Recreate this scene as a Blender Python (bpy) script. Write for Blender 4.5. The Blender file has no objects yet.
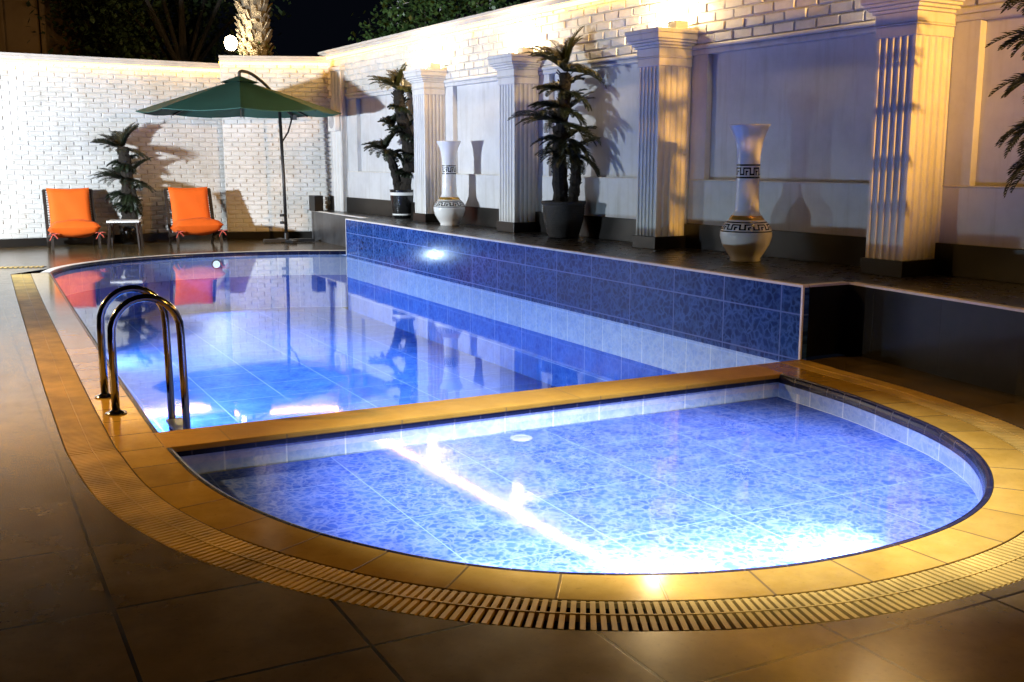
import bpy, bmesh, math, random
from mathutils import Vector, Matrix
R = math.radians
rnd = random.Random(7)
scene = bpy.context.scene
col = scene.collection

# ------------------------------------------------------------------ camera, sky, lights, exposure
cam_d = bpy.data.cameras.new('camera'); cam = bpy.data.objects.new('camera', cam_d); col.objects.link(cam)
cam.location = (0, 0, 1.35); cam.rotation_euler = (R(90) - math.atan(181/1060), 0, 0)
cam_d.sensor_width = 36; cam_d.lens = 36*1060/1024; cam_d.clip_start = .05; cam_d.clip_end = 500
scene.camera = cam
world = bpy.data.worlds.new('World'); scene.world = world; world.use_nodes = True
bg = world.node_tree.nodes['Background']; bg.inputs[0].default_value = (.012, .016, .03, 1); bg.inputs[1].default_value = .12
vs = scene.view_settings
vs.view_transform = 'Standard'; vs.look = 'None'; vs.gamma = 1; vs.use_curve_mapping = False; vs.exposure = 0
cy = scene.cycles
cy.use_denoising = True; cy.caustics_reflective = False; cy.caustics_refractive = False
cy.sample_clamp_indirect = 6; cy.max_bounces = 10; cy.diffuse_bounces = 4; cy.glossy_bounces = 4; cy.transparent_max_bounces = 12

B = Vector((2.04, 7.13, 0)); UD = Vector((-.4651, .8853, 0)); VD = Vector((.8853, .4651, 0))
RZ = math.atan2(UD.y, UD.x)                       # local x = along the pool to the far end, local y = towards the pool's left side
RW = RZ + math.atan(.055)                         # the same for the wall behind the terrace
W0 = B + 1.42*VD
WX = Vector((math.cos(RW), math.sin(RW), 0)); WN = Vector((-math.sin(RW), math.cos(RW), 0))
def uv(u, v, z=0.): return B + u*UD + v*VD + Vector((0, 0, z))
def wl(s, o, z=0.): return W0 + s*WX + o*WN + Vector((0, 0, z))
def lamp(name, kind, loc, power, colour, target=None, **kw):
    d = bpy.data.lights.new(name, kind); d.energy = power; d.color = colour
    for k, val in kw.items(): setattr(d, k, val)
    o = bpy.data.objects.new(name, d); col.objects.link(o); o.location = loc
    if target is not None: o.rotation_euler = (Vector(target) - Vector(loc)).to_track_quat('-Z', 'Y').to_euler()
    return o
# cool floodlight at the left of the yard, the warm one high at the right end of the terrace
lamp('cool_floodlight', 'SPOT', (-8.6, 10.3, 1.5), 4300, (.80, .90, 1), (-6.9, 16.1, 1.7), spot_size=R(164), spot_blend=.8, shadow_soft_size=.14)
lamp('warm_floodlight', 'SPOT', wl(-8, 1.6, 2.6), 5600, (1, .50, .09), wl(6, .25, 2.15), spot_size=R(25), spot_blend=1., shadow_soft_size=.08)
lamp('warm_fill', 'SPOT', uv(-6.0, .6, 3.9), 400, (1, .50, .07), uv(-1.6, -2.0, 0), spot_size=R(66), spot_blend=.9, shadow_soft_size=.12)  # unseen warm spot added to turn the near deck and coping gold

o = lamp('wading_fill', 'SPOT', (-.5, 1.5, 6.0), 9000, (.86, .88, 1), (.78, 4.65, -.18), spot_size=R(31), spot_blend=.8, shadow_soft_size=.1); o.scale = (1.15, .85, 1)  # added cool fill from above, no fixture, brightens the shallow basin's floor

o = lamp('main_pool_fill', 'SPOT', (-2.15, 10.58, 7.2), 7500, (.70, .85, 1), spot_size=R(62), spot_blend=.8, shadow_soft_size=.15); o.rotation_euler = (0, 0, RZ-R(90)); o.scale = (.46, 1, 1)  # fill added over the large pool to light its floor evenly
lamp('left_warm_fill', 'SPOT', (-7.2, 6.2, 3.3), 3000, (1, .58, .18), (-3.4, 6.3, 0), spot_size=R(62), spot_blend=1., shadow_soft_size=.12)  # warm fill added for the left deck and coping, source unseen
lamp('house_fill', 'POINT', (-13.8, 22.3, 4.8), 45, (1, .6, .22), shadow_soft_size=.1)  # added out of view so that the brown house shows dimly

# ------------------------------------------------------------------ materials
class NT:
    def __init__(s, name):
        s.m = bpy.data.materials.new(name); s.m.use_nodes = True; s.t = s.m.node_tree; s.n = s.t.nodes
        s.b = s.n['Principled BSDF']; s.out = s.n['Material Output']
    def add(s, typ, **kw):
        n = s.n.new(typ)
        for k, v in kw.items():
            if k.startswith('_'): setattr(n, k[1:], v)
            else: n.inputs[k.replace('__', ' ')].default_value = v
        return n
    def ln(s, a, b): s.t.links.new(a, b)
    def coord(s, what='Object', scale=(1, 1, 1)):
        c = s.n.new('ShaderNodeTexCoord'); m = s.n.new('ShaderNodeMapping'); m.inputs['Scale'].default_value = scale
        s.ln(c.outputs[what], m.inputs[0]); return m.outputs[0]
    def noise(s, vec, scale, detail=4, rough=.55):
        n = s.add('ShaderNodeTexNoise', Scale=scale, Detail=detail, Roughness=rough); s.ln(vec, n.inputs['Vector']); return n.outputs['Fac']
    def ramp(s, fac, stops):
        r = s.n.new('ShaderNodeValToRGB'); e = r.color_ramp.elements
        e[0].position, e[0].color = stops[0][0], (*stops[0][1], 1); e[1].position, e[1].color = stops[1][0], (*stops[1][1], 1)
        for p, c in stops[2:]:
            x = e.new(p); x.color = (*c, 1)
        s.ln(fac, r.inputs[0]); return r.outputs[0]
    def mix(s, fac, a, b, mode='MIX'):
        n = s.n.new('ShaderNodeMix'); n.data_type = 'RGBA'; n.blend_type = mode
        for inp, val in ((n.inputs[0], fac), (n.inputs[6], a), (n.inputs[7], b)):
            if hasattr(val, 'is_linked'): s.ln(val, inp)
            else: inp.default_value = val if not isinstance(val, tuple) else (*val, 1)
        return n.outputs[2]
    def math(s, op, a, b=0.):
        n = s.n.new('ShaderNodeMath'); n.operation = op
        for inp, val in ((n.inputs[0], a), (n.inputs[1], b)):
            if hasattr(val, 'is_linked'): s.ln(val, inp)
            else: inp.default_value = val
        return n.outputs[0]
    def bump(s, h, strength=.3, dist=.01):
        b = s.add('ShaderNodeBump', Strength=strength, Distance=dist); s.ln(h, b.inputs['Height']); s.ln(b.outputs[0], s.b.inputs['Normal'])
    def base(s, c):
        if hasattr(c, 'is_linked'): s.ln(c, s.b.inputs['Base Color'])
        else: s.b.inputs['Base Color'].default_value = (*c, 1)
    def rough(s, r):
        if hasattr(r, 'is_linked'): s.ln(r, s.b.inputs['Roughness'])
        else: s.b.inputs['Roughness'].default_value = r
def simple(name, c, rough=.5, metal=0, var=.15, scale=8, bump=0, dist=.004, spec=None):
    t = NT(name); v = t.coord(); n = t.noise(v, scale)
    t.base(t.ramp(n, [(.3, tuple(x*(1-var) for x in c)), (.7, tuple(min(1, x*(1+var)) for x in c))]))
    t.rough(rough); t.b.inputs['Metallic'].default_value = metal
    if spec is not None: t.b.inputs['Specular IOR Level'].default_value = spec
    if bump: t.bump(t.noise(v, scale*6, 5), bump, dist)
    return t.m
def emit(name, c, strength):
    t = NT(name); e = t.add('ShaderNodeEmission', Strength=strength); e.inputs[0].default_value = (*c, 1); t.ln(e.outputs[0], t.out.inputs[0]); return t.m
def tile(name, sx, sy, ca, cb, grout, gw=.006, rough=.15, vein=0., coord='UV', nscale=3, var=.25, bump=.25, mottle=6., off=0., vc=None, spec=.5, grime=0.):
    """rectangular glazed or stone tiles in metres: mottled body, per-tile tone, recessed grout"""
    t = NT(name); v = t.coord(coord)
    br = t.add('ShaderNodeTexBrick', _offset=off, _squash=1.0, Scale=1, Mortar__Size=gw, Mortar__Smooth=.3, Bias=0, Brick__Width=sx, Row__Height=sy)
    br.inputs['Color1'].default_value = (0, 0, 0, 1); br.inputs['Color2'].default_value = (1, 1, 1, 1)
    t.ln(v, br.inputs['Vector'])
    n = t.noise(v, nscale, 6, .6)
    body = t.ramp(n, [(.3, ca), (.72, cb)])
    if vein:
        wob = t.add('ShaderNodeTexNoise', Scale=mottle*1.3, Detail=3); t.ln(v, wob.inputs['Vector'])
        add = t.n.new('ShaderNodeVectorMath'); add.operation = 'MULTIPLY_ADD'; t.ln(wob.outputs['Color'], add.inputs[0]); add.inputs[1].default_value = (.12, .12, .12); t.ln(v, add.inputs[2])
        vo = t.add('ShaderNodeTexVoronoi', _feature='DISTANCE_TO_EDGE', Scale=mottle*2); t.ln(add.outputs[0], vo.inputs['Vector'])
        line = t.ramp(vo.outputs[0], [(0, (1, 1, 1)), (.22, (0, 0, 0))])
        patch = t.ramp(t.noise(v, mottle*.9, 3), [(.35, (.5,)*3), (.65, (1,)*3)])
        fac = t.math('MULTIPLY', t.math('MULTIPLY', line, patch), vein)
        body = t.mix(fac, body, vc or tuple(min(1, x) for x in (cb[0]*2.2+.10, cb[1]*1.9+.12, cb[2]*1.3+.1)))
    if grime:
        g_ = t.ramp(t.noise(v, 1.1, 9, .7), [(.38, (1-grime,)*3), (.62, (1,)*3)]); body = t.mix(1., body, g_, 'MULTIPLY')
        sp = t.ramp(t.noise(v, 46, 3, .6), [(.60, (1,)*3), (.72, (1-.7*grime,)*3)]); body = t.mix(1., body, sp, 'MULTIPLY')
    tone = t.ramp(br.outputs['Color'], [(0, (1-var,)*3), (1, (1,)*3)])
    body = t.mix(1., body, tone, 'MULTIPLY')
    t.b.inputs['Specular IOR Level'].default_value = spec
    t.base(t.mix(br.outputs['Fac'], body, grout))
    t.rough(t.math('ADD', t.math('MULTIPLY', t.noise(v, nscale*2.5, 7, .65), .14 if grime else .12), rough))
    h = t.math('SUBTRACT', t.math('MULTIPLY', n, .3), t.math('MULTIPLY', br.outputs['Fac'], 1.2))
    t.bump(h, bump, .004)
    return t.m
M = {}
def brickpaint():
    t = NT('white_painted_brick'); v = t.coord(); n = t.noise(v, 3, 5); f = t.noise(v, 60, 5, .65)
    t.base(t.ramp(n, [(.3, (.70, .69, .66)), (.7, (.80, .79, .77))]) if False else t.mix(1., t.ramp(n, [(.3, (.68, .67, .64)), (.7, (.80, .79, .77))]), t.ramp(t.noise(v, 1.3, 8, .7), [(.36, (.80, .77, .72)), (.60, (1, 1, 1))]), 'MULTIPLY')); t.rough(.7); t.bump(f, .55, .012); return t.m
M['brick'] = brickpaint()
M['mortar'] = simple('painted_mortar', (.62, .60, .56), .85, scale=20, bump=.4)
def plaster(name, c):
    t = NT(name); v = t.coord(); n = t.noise(v, 2.2, 8, .68)
    b = t.ramp(n, [(.34, tuple(x*.84 for x in c)), (.62, c)])
    st = t.n.new('ShaderNodeTexCoord'); mp = t.n.new('ShaderNodeMapping'); mp.inputs['Scale'].default_value = (9, 9, .8); t.ln(st.outputs['Object'], mp.inputs[0])
    run = t.ramp(t.noise(mp.outputs[0], 1.2, 5, .6), [(.52, (1, 1, 1)), (.72, (.86, .84, .80))])
    t.base(t.mix(1., b, run, 'MULTIPLY')); t.rough(t.math('ADD', t.math('MULTIPLY', n, .2), .45)); t.bump(t.noise(v, 26, 6, .6), .16, .006); return t.m
M['plaster'] = plaster('white_plaster', (.66, .655, .66))
M['plaster_col'] = plaster('white_gypsum', (.72, .70, .67))
M['cap'] = simple('cornice_plaster', (.62, .56, .50), .6, var=.10, scale=4, bump=.2)
M['led'] = emit('warm_led', (1, .46, .035), 28)
M['bulb'] = emit('lamp_bulb', (1, .82, .52), 90)
M['deck'] = tile('deck_stone_tiles', .6, .61, (.095, .064, .026), (.185, .128, .055), (.008, .006, .004), .007, .13, coord='UV', nscale=2.6, var=.3, bump=.035, grime=.28)
M['terrace'] = tile('terrace_tiles', .45, .45, (.016, .012, .008), (.04, .03, .02), (.012, .01, .008), .006, .22, nscale=3, var=.35)
M['coping'] = tile('coping_stone', .31, 2., (.42, .245, .035), (.56, .35, .07), (.16, .10, .03), .005, .05, spec=.5, grime=.25, nscale=5, var=.22, bump=.2)
M['bar'] = tile('bar_stone', .62, 2., (.42, .23, .022), (.52, .30, .04), (.22, .14, .04), .005, .40, spec=.2, grime=.25, nscale=5, var=.18, bump=.2)
M['grate'] = simple('grate_plastic', (.46, .31, .075), .4, var=.35, scale=4)
M['black'] = simple('channel_dark', (.012, .01, .008), .6)
M['edge'] = tile('dark_edge_tile', .155, 1., (.004, .006, .022), (.010, .015, .05), (.05, .05, .07), .004, .16, spec=.35)
M['wading_blue'] = tile('wading_pool_mosaic', .62, .62, (.024, .074, .48), (.10, .19, .78), (.26, .36, .82), .0032, .5, vein=.38, nscale=6, var=.10, mottle=11., vc=(.52, .55, .92), spec=.1)
M['floor_blue'] = tile('pool_floor_mosaic', .62, .62, (.010, .075, .46), (.05, .18, .76), (.30, .42, .84), .005, .5, vein=.25, nscale=5, var=.10, mottle=7., vc=(.22, .36, .88), spec=.1)
M['band_blue'] = tile('pool_light_tile', .31, .62, (.34, .46, .80), (.55, .65, .88), (.85, .88, .93), .005, .5, spec=.1, vein=.3, nscale=9, var=.1, mottle=9.)
M['wall_blue'] = tile('pool_wall_tile', .63, .315, (.003, .015, .085), (.014, .05, .21), (.10, .17, .42), .006, .09, vein=.5, nscale=9, var=.22, mottle=8., vc=(.08, .20, .56), spec=.16)
M['trim'] = simple('pale_trim', (.66, .62, .56), .4)
M['granite'] = tile('black_granite', .62, 1., (.006, .006, .006), (.013, .012, .011), (.004, .004, .004), .004, .30, spec=.25, nscale=10, var=.3)
M['slate'] = tile('grey_slate', .42, 1., (.045, .045, .048), (.12, .12, .125), (.02, .02, .02), .004, .25, nscale=5, var=.4)
M['base'] = simple('dark_skirting', (.014, .012, .010), .32, scale=6)
M['steel'] = simple('stainless_steel', (.26, .26, .27), .12, 1.0, var=.06)
M['darkmetal'] = simple('dark_powder_coat', (.02, .02, .022), .4, .3)
M['green'] = simple('green_canvas', (.009, .072, .058), .75, var=.12, scale=3, bump=.15)
M['orange'] = simple('orange_fabric', (.80, .125, .002), .8, var=.06, scale=6, bump=.25, dist=.006)
M['tie'] = simple('red_ties', (.7, .12, .08), .8)
M['darkwood'] = simple('dark_wood', (.022, .014, .010), .5, scale=20)
M['white'] = simple('white_lacquer', (.75, .74, .71), .35, var=.04)
M['porcelain'] = simple('white_porcelain', (.78, .77, .74), .12, var=.04, scale=2)
M['ink'] = simple('black_glaze', (.012, .011, .010), .2)
M['gold'] = simple('gold_glaze', (.62, .36, .07), .25, .6, var=.25, scale=18)
M['wicker'] = simple('dark_wicker', (.016, .013, .011), .6, var=.4, scale=40, bump=.8, dist=.01)
M['blackpot'] = simple('black_pot', (.014, .014, .014), .18)
M['leafA'] = simple('palm_leaf_dark', (.013, .021, .008), .5, var=.45, scale=9)
M['leafB'] = simple('palm_leaf_lit', (.03, .034, .008), .5, var=.4, scale=9)  # yellow lamplight on the top crowns is put into this leaf colour
M['ivy'] = simple('ivy_leaf', (.05, .10, .025), .5, var=.5, scale=3)
M['tree'] = simple('tree_leaf', (.035, .06, .02), .6, var=.5, scale=2)
M['trunk'] = simple('palm_fibre', (.022, .016, .010), .9, var=.5, scale=30, bump=.9, dist=.02)
M['palmbark'] = simple('date_palm_bark', (.34, .28, .20), .9, var=.55, scale=9, bump=.9, dist=.03)
M['stucco'] = simple('brown_stucco', (.26, .17, .09), .85, var=.15, scale=1.2, bump=.2)
M['soil'] = simple('soil', (.03, .022, .015), .95, bump=.5)
M['awn'] = simple('cream_canvas', (.62, .50, .40), .8)
M['grey'] = simple('grey_mesh', (.42, .42, .43), .6)
M['lens'] = emit('pool_lamp_lens', (.80, .90, 1), 3)

def water_mat():
    t = NT('pool_water'); g = t.n.new('ShaderNodeNewGeometry')
    v = t.coord('Object'); b = t.add('ShaderNodeBump', Strength=.085, Distance=.010)
    t.ln(t.noise(v, 1.6, 3, .5), b.inputs['Height'])
    d = t.n.new('ShaderNodeVectorMath'); d.operation = 'DOT_PRODUCT'; t.ln(g.outputs['Incoming'], d.inputs[0]); t.ln(b.outputs[0], d.inputs[1])
    c = t.math('SUBTRACT', 1., t.math('ABSOLUTE', d.outputs['Value'])); f = t.math('POWER', c, 5.)
    fac = t.math('ADD', t.math('MULTIPLY', f, .98), .02)                 # reflectance of a water surface from either side
    tr = t.n.new('ShaderNodeBsdfTransparent'); tr.inputs[0].default_value = (.84, .94, 1, 1)
    gl = t.add('ShaderNodeBsdfGlossy', Roughness=.035); gl.inputs[0].default_value = (1, 1, 1, 1); t.ln(b.outputs[0], gl.inputs['Normal'])
    mx = t.n.new('ShaderNodeMixShader'); t.ln(fac, mx.inputs[0]); t.ln(tr.outputs[0], mx.inputs[1]); t.ln(gl.outputs[0], mx.inputs[2])
    t.ln(mx.outputs[0], t.out.inputs[0]); return t.m
M['water'] = water_mat()

# ------------------------------------------------------------------ mesh helpers
class MB:
    def __init__(s): s.v, s.f, s.u = [], [], []
    def face(s, pts, u=None):
        i = len(s.v); s.v += [Vector(p) for p in pts]; s.f.append(tuple(range(i, i+len(pts)))); s.u.append(u)
    def box(s, x0, x1, y0, y1, z0, z1, bottom=True):
        a = [(x0,y0,z0),(x1,y0,z0),(x1,y1,z0),(x0,y1,z0),(x0,y0,z1),(x1,y0,z1),(x1,y1,z1),(x0,y1,z1)]
        s.hexa(a)
    def hexa(s, a):
        i = len(s.v); s.v += [Vector(p) for p in a]
        for q in ((3,2,1,0),(4,5,6,7),(0,1,5,4),(1,2,6,5),(2,3,7,6),(3,0,4,7)): s.f.append(tuple(i+k for k in q)); s.u.append(None)
    def bar(s, p, q, w, h, up=(0, 0, 1)):
        p, q = Vector(p), Vector(q); d = (q-p).normalized(); x = d.cross(Vector(up))
        x = x.normalized() if x.length > 1e-4 else Vector((1, 0, 0)); y = x.cross(d); a = []
        for c in (p, q):
            for i, j in ((-1,-1),(1,-1),(1,1),(-1,1)): a.append(c + x*w/2*i + y*h/2*j)
        s.hexa(a)
    def tube(s, pts, r, n=10, cap=True):
        pts = [Vector(p) for p in pts]; rs = r if isinstance(r, (list, tuple)) else [r]*len(pts); rings = []; up = None
        for k, p in enumerate(pts):
            d = (pts[min(k+1, len(pts)-1)] - pts[max(k-1, 0)]).normalized()
            if up is None: up = Vector((0, 0, 1)) if abs(d.z) < .9 else Vector((1, 0, 0))
            x = d.cross(up).normalized(); up = x.cross(d).normalized(); i = len(s.v)
            for j in range(n):
                a = 2*math.pi*j/n; s.v.append(p + (x*math.cos(a) + up*math.sin(a))*rs[k])
            rings.append(i)
        for a, b in zip(rings, rings[1:]):
            for j in range(n): s.f.append((a+j, a+(j+1) % n, b+(j+1) % n, b+j)); s.u.append(None)
        if cap:
            s.f.append(tuple(rings[0]+j for j in reversed(range(n)))); s.u.append(None)
            s.f.append(tuple(rings[-1]+j for j in range(n))); s.u.append(None)
    def lathe(s, prof, n=32, c=(0, 0, 0), rib=0, ribn=0):
        i0 = len(s.v)
        for r, z in prof:
            for j in range(n):
                a = 2*math.pi*j/n; rr = r*(1 + (rib*math.cos(ribn*a) if rib else 0)); s.v.append(Vector((c[0]+rr*math.cos(a), c[1]+rr*math.sin(a), c[2]+z)))
        for k in range(len(prof)-1):
            for j in range(n):
                a = i0+k*n+j; b = i0+k*n+(j+1) % n; s.f.append((a, b, b+n, a+n)); s.u.append(None)
        s.f.append(tuple(i0+j for j in reversed(range(n)))); s.u.append(None)
        s.f.append(tuple(i0+(len(prof)-1)*n+j for j in range(n))); s.u.append(None)
    def build(s, name, mat, parent=None, smooth=False, bevel=0, loc=None, rz=0, sub=0):
        me = bpy.data.meshes.new(name); me.from_pydata([tuple(p) for p in s.v], [], s.f)
        me.update(); ul = me.uv_layers.new(name='UVMap')
        for p, u in zip(me.polygons, s.u):
            nn = p.normal
            for k, li in enumerate(p.loop_indices):
                if u is not None: ul.data[li].uv = u[k]; continue
                c = me.vertices[me.loops[li].vertex_index].co
                if abs(nn.z) > .7: ul.data[li].uv = (c.x, c.y)
                elif abs(nn.x) > abs(nn.y): ul.data[li].uv = (c.y, c.z)
                else: ul.data[li].uv = (c.x, c.z)
            p.use_smooth = smooth
        me.materials.append(mat)
        o = bpy.data.objects.new(name, me); col.objects.link(o)
        if parent is not None: o.parent = parent
        if loc is not None: o.location = loc; o.rotation_euler = (0, 0, rz)
        if bevel:
            m = o.modifiers.new('bevel', 'BEVEL'); m.width = bevel; m.segments = 2; m.limit_method = 'ANGLE'; m.angle_limit = R(40)
        if sub:
            m = o.modifiers.new('subdivision', 'SUBSURF'); m.levels = m.render_levels = sub
        return o
def tag(o, label, cat, group=None):
    o['label'] = label; o['category'] = cat
    if group: o['group'] = group
    return o
def thing(name, label, cat, loc, rz=0, group=None):
    o = bpy.data.objects.new(name, None); col.objects.link(o); o.location = loc; o.rotation_euler = (0, 0, rz); o.empty_display_size = .2
    return tag(o, label, cat, group)
def struct(o): o['kind'] = 'structure'; return o
def catmull(pts, n=6):
    out = []; P = [Vector((*p, 0)) for p in pts]
    for i in range(len(P)-1):
        p0, p1, p2, p3 = P[max(i-1, 0)], P[i], P[i+1], P[min(i+2, len(P)-1)]
        for k in range(n):
            t = k/n; out.append(.5*((2*p1)+(p2-p0)*t+(2*p0-5*p1+4*p2-p3)*t*t+(3*p1-p0-3*p2+p3)*t**3))
    out.append(P[-1]); return out

# ------------------------------------------------------------------ pool outline in (u, -v): one path round the near curve and the left side, one for the far arc
near = [(.05,-.47),(-.27,-.51),(-.64,-.54),(-1.02,-.59),(-1.6,-.735),(-1.99,-.91),(-2.27,-1.12),(-2.5,-1.38),(-2.65,-1.64),(-2.75,-1.95),(-2.79,-2.31),(-2.77,-2.66),(-2.70,-2.94),(-2.60,-3.18),(-2.46,-3.42),(-2.28,-3.63),(-2.03,-3.83),(-1.65,-4.04),(-1.22,-4.18),(-.8,-4.25),(-.28,-4.275),(.06,-4.28),(1.5,-4.26),(2.9,-4.23),(5.8,-4.17),(8.62,-4.10)]
far = [(8.62,-4.10),(9.14,-3.94),(9.61,-3.64),(10.05,-3.15),(10.32,-2.54),(10.43,-1.97),(10.41,-1.24),(10.24,-.53),(9.95,.10)]
near = [Vector((p.x, -p.y, 0)) for p in catmull(near)]; far = [Vector((p.x, -p.y, 0)) for p in catmull(far)]
def normals(path):                                  # away from the water
    out = []
    for k in range(len(path)):
        d = (path[min(k+1, len(path)-1)] - path[max(k-1, 0)]).normalized(); out.append(Vector((d.y, -d.x, 0)))
    return out
def outward(path, sgn): return [sgn*n for n in normals(path)]
nn = normals(near); fn = normals(far)
cen = Vector((-1, 2.4, 0))
if (near[60]-cen).dot(nn[60]) < 0: nn = [-x for x in nn]
cen2 = Vector((6, 2.2, 0))
if (far[20]-cen2).dot(fn[20]) < 0: fn = [-x for x in fn]
def arclen(path):
    s = [0.]
    for a, b in zip(path, path[1:]): s.append(s[-1]+(b-a).length)
    return s
def off(path, nor, d): return [p+n*d for p, n in zip(path, nor)]
def sweep(mb, path, nor, prof, uvmode='top'):
    s = arclen(path); acc = [0.]
    for (a, b), (c, d) in zip(prof, prof[1:]): acc.append(acc[-1]+math.hypot(c-a, d-b))
    for k in range(len(path)-1):
        for i in range(len(prof)-1):
            q = []
            for kk, ii in ((k, i), (k+1, i), (k+1, i+1), (k, i+1)):
                p = path[kk] + nor[kk]*prof[ii][0]; q.append((p.x, p.y, prof[ii][1]))
            mb.face(q, [(s[k], acc[i]), (s[k+1], acc[i]), (s[k+1], acc[i+1]), (s[k], acc[i+1])])
POOL = dict(loc=B, rz=RZ)
CW, GW = .235, .215                                 # coping and grate widths
# deck with the pool cut out of it
gout = off(near, nn, CW+GW+.006); fout = off(far, fn, .135)
hole = gout[:-1] + [gout[-1]] + fout[6:] + [Vector((9.95, -.35, 0)), Vector((.02, -.35, 0))]
bm = bmesh.new()
def loop(pts):
    vs_ = [bm.verts.new((p.x, p.y, 0)) for p in pts]; return [bm.edges.new((vs_[i], vs_[(i+1) % len(vs_)])) for i in range(len(vs_))]
es = loop(hole) + loop([Vector(p) for p in ((-60,-60,0),(90,-60,0),(90,90,0),(-60,90,0))])
bmesh.ops.triangle_fill(bm, use_beauty=True, use_dissolve=False, edges=es)
mb = MB()
for f in bm.faces:
    p = [v.co.copy() for v in f.verts]
    if f.normal.z < 0: p.reverse()
    mb.face(p, [(c.x+.3, c.y+.1) for c in p])
bm.free()
struct(mb.build('deck', M['deck'], **POOL))
# coping round the near curve and left side, then the narrow one of the far arc
prof = [(CW, -.05), (CW, 0), (.034, 0), (.033, -.02)]
mb = MB(); sweep(mb, near, nn, prof); struct(mb.build('pool_coping', M['coping'], smooth=False, **POOL))
mb = MB(); sweep(mb, far, fn, [(.13, -.05), (.13, .003), (.034, .003), (.033, -.02)]); struct(mb.build('pool_coping', M['trim'], **POOL))
# overflow grate: channel below, two rows of slats, three rails
g = thing('drain_grate', 'long curved yellow slatted drain grate running round the pool rim', 'drain', uv(-2.9, -3.2))
g.location = B; g.rotation_euler = (0, 0, RZ)
mb = MB(); sweep(mb, near, nn, [(CW+.002, -.004), (CW+.004, -.06), (CW+GW, -.06), (CW+GW+.004, -.004)]); mb.build('channel', M['black'], g)
mb = MB()
for a, b, z in ((CW+.003, .006, -.006), (CW+GW*.5-.003, .006, .0025), (CW+GW-.006, .006, -.006)): sweep(mb, near, nn, [(a, -.024), (a, z), (a+b, z), (a+b, -.024)])
mb.build('rail', M['grate'], g)
mb = MB(); s = arclen(near); tot = s[-1]; pitch = .025; k = 0; d = .012
while d < tot-.02:
    while s[k+1] < d: k += 1
    t = (d-s[k])/(s[k+1]-s[k]); p = near[k].lerp(near[k+1], t); n = nn[k].lerp(nn[k+1], t).normalized(); tg = Vector((-n.y, n.x, 0))
    for a, b in ((CW+.010, CW+GW*.5-.004), (CW+GW*.5+.004, CW+GW-.001)):
        # slats are a little wider outside because the curve fans out
        w = .0084; q = []
        for z in (-.018, 0.0):
            for aa, sg in ((a, -1), (b, -1), (b, 1), (a, 1)): c = p+n*aa+tg*w*sg; q.append((c.x, c.y, z))
        mb.hexa(q)
    d += pitch
mb.build('slats', M['grate'], g)
# cross drain on the far left of the deck
c0 = Vector((-7.3, 13.15, 0)); c1 = Vector((-5.95, 13.45, 0)); dd = (c1-c0); L = dd.length
g2 = thing('drain_grate', 'short straight drain grate crossing the deck at the far left corner of the pool', 'drain', c0 + Vector((0, 0, .004)), math.atan2(dd.y, dd.x))
mb = MB(); mb.box(0, L, 0, .16, -.003, .001); mb.build('channel', M['black'], g2)
mb = MB()
for k in range(int(L/.06)): mb.box(k*.06, k*.06+.035, .012, .148, .001, .008)
mb.build('slats', M['grate'], g2)

# basins: dark edge tile, pale tile row, blue floor
ZW, ZF = -.05, -.15
wad_i = [k for k, p in enumerate(near) if p.x <= -.27+1e-4]
wp = near[wad_i[0]:wad_i[-1]+1]; wn = nn[wad_i[0]:wad_i[-1]+1]
mp = near[wad_i[-1]+6:]; mn = nn[wad_i[-1]+6:]
barA, barB = wp[0].x, mp[0].x
def basin(path, nor, zf, name_f, closers):
    mb = MB(); sweep(mb, path, nor, [(.032, -.012), (.031, .0005), (.018, .001), (.006, -.003), (.0, -.013), (-.005, -.028), (-.006, -.055)]); struct(mb.build('pool_edge', M['edge'], **POOL))
    mb = MB(); sweep(mb, path, nor, [(-.004, zf), (-.004, -.050)]); struct(mb.build('pool_side', M['band_blue'], **POOL))
basin(wp, wn, ZF, 'wading', None)
struct_floor = MB(); struct_floor.face([(p.x, p.y, ZF) for p in wp], [(p.x+.1, p.y+.22) for p in wp]); struct(struct_floor.build('wading_pool_floor', M['wading_blue'], **POOL))
w = MB(); w.face([(p.x, p.y, ZW) for p in wp]); struct(w.build('water', M['water'], **POOL))
ZM = -.85; ZB = -.36
full = mp[:-1] + far; fulln = mn[:-1] + fn
mb = MB(); sweep(mb, full, fulln, [(.032, -.012), (.031, .0005), (.018, .001), (.006, -.003), (.0, -.013), (-.005, -.028), (-.006, -.055)]); struct(mb.build('pool_edge', M['edge'], **POOL))
mb = MB(); sweep(mb, full, fulln, [(-.004, ZB), (-.004, -.05)]); struct(mb.build('pool_side', M['band_blue'], **POOL))
mb = MB(); sweep(mb, full, fulln, [(-.002, ZM), (-.002, ZB)]); struct(mb.build('pool_side', M['floor_blue'], **POOL))
loopm = full + [Vector((9.95, 0, 0)), Vector((barB, 0, 0))]
mb = MB(); mb.face([(p.x, p.y, ZM) for p in loopm], [(p.x, p.y) for p in loopm]); struct(mb.build('pool_floor', M['floor_blue'], **POOL))
w = MB(); w.face([(p.x, p.y, ZW) for p in loopm]); struct(w.build('water', M['water'], **POOL))
# the bar between the two basins
y1 = 4.30
mb = MB(); mb.box(barA+.004, barB, .02, 4.311, -.03, -.0015); struct(mb.build('pool_bar', M['bar'], bevel=.006, **POOL))
mb = MB(); mb.box(barA+.012, barB-.008, .0, y1, -.056, -.031); struct(mb.build('pool_edge', M['edge'], **POOL))
mb = MB(); mb.box(barA+.02, barB-.016, .0, y1, ZM, -.057); struct(mb.build('pool_side', M['band_blue'], **POOL))
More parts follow.
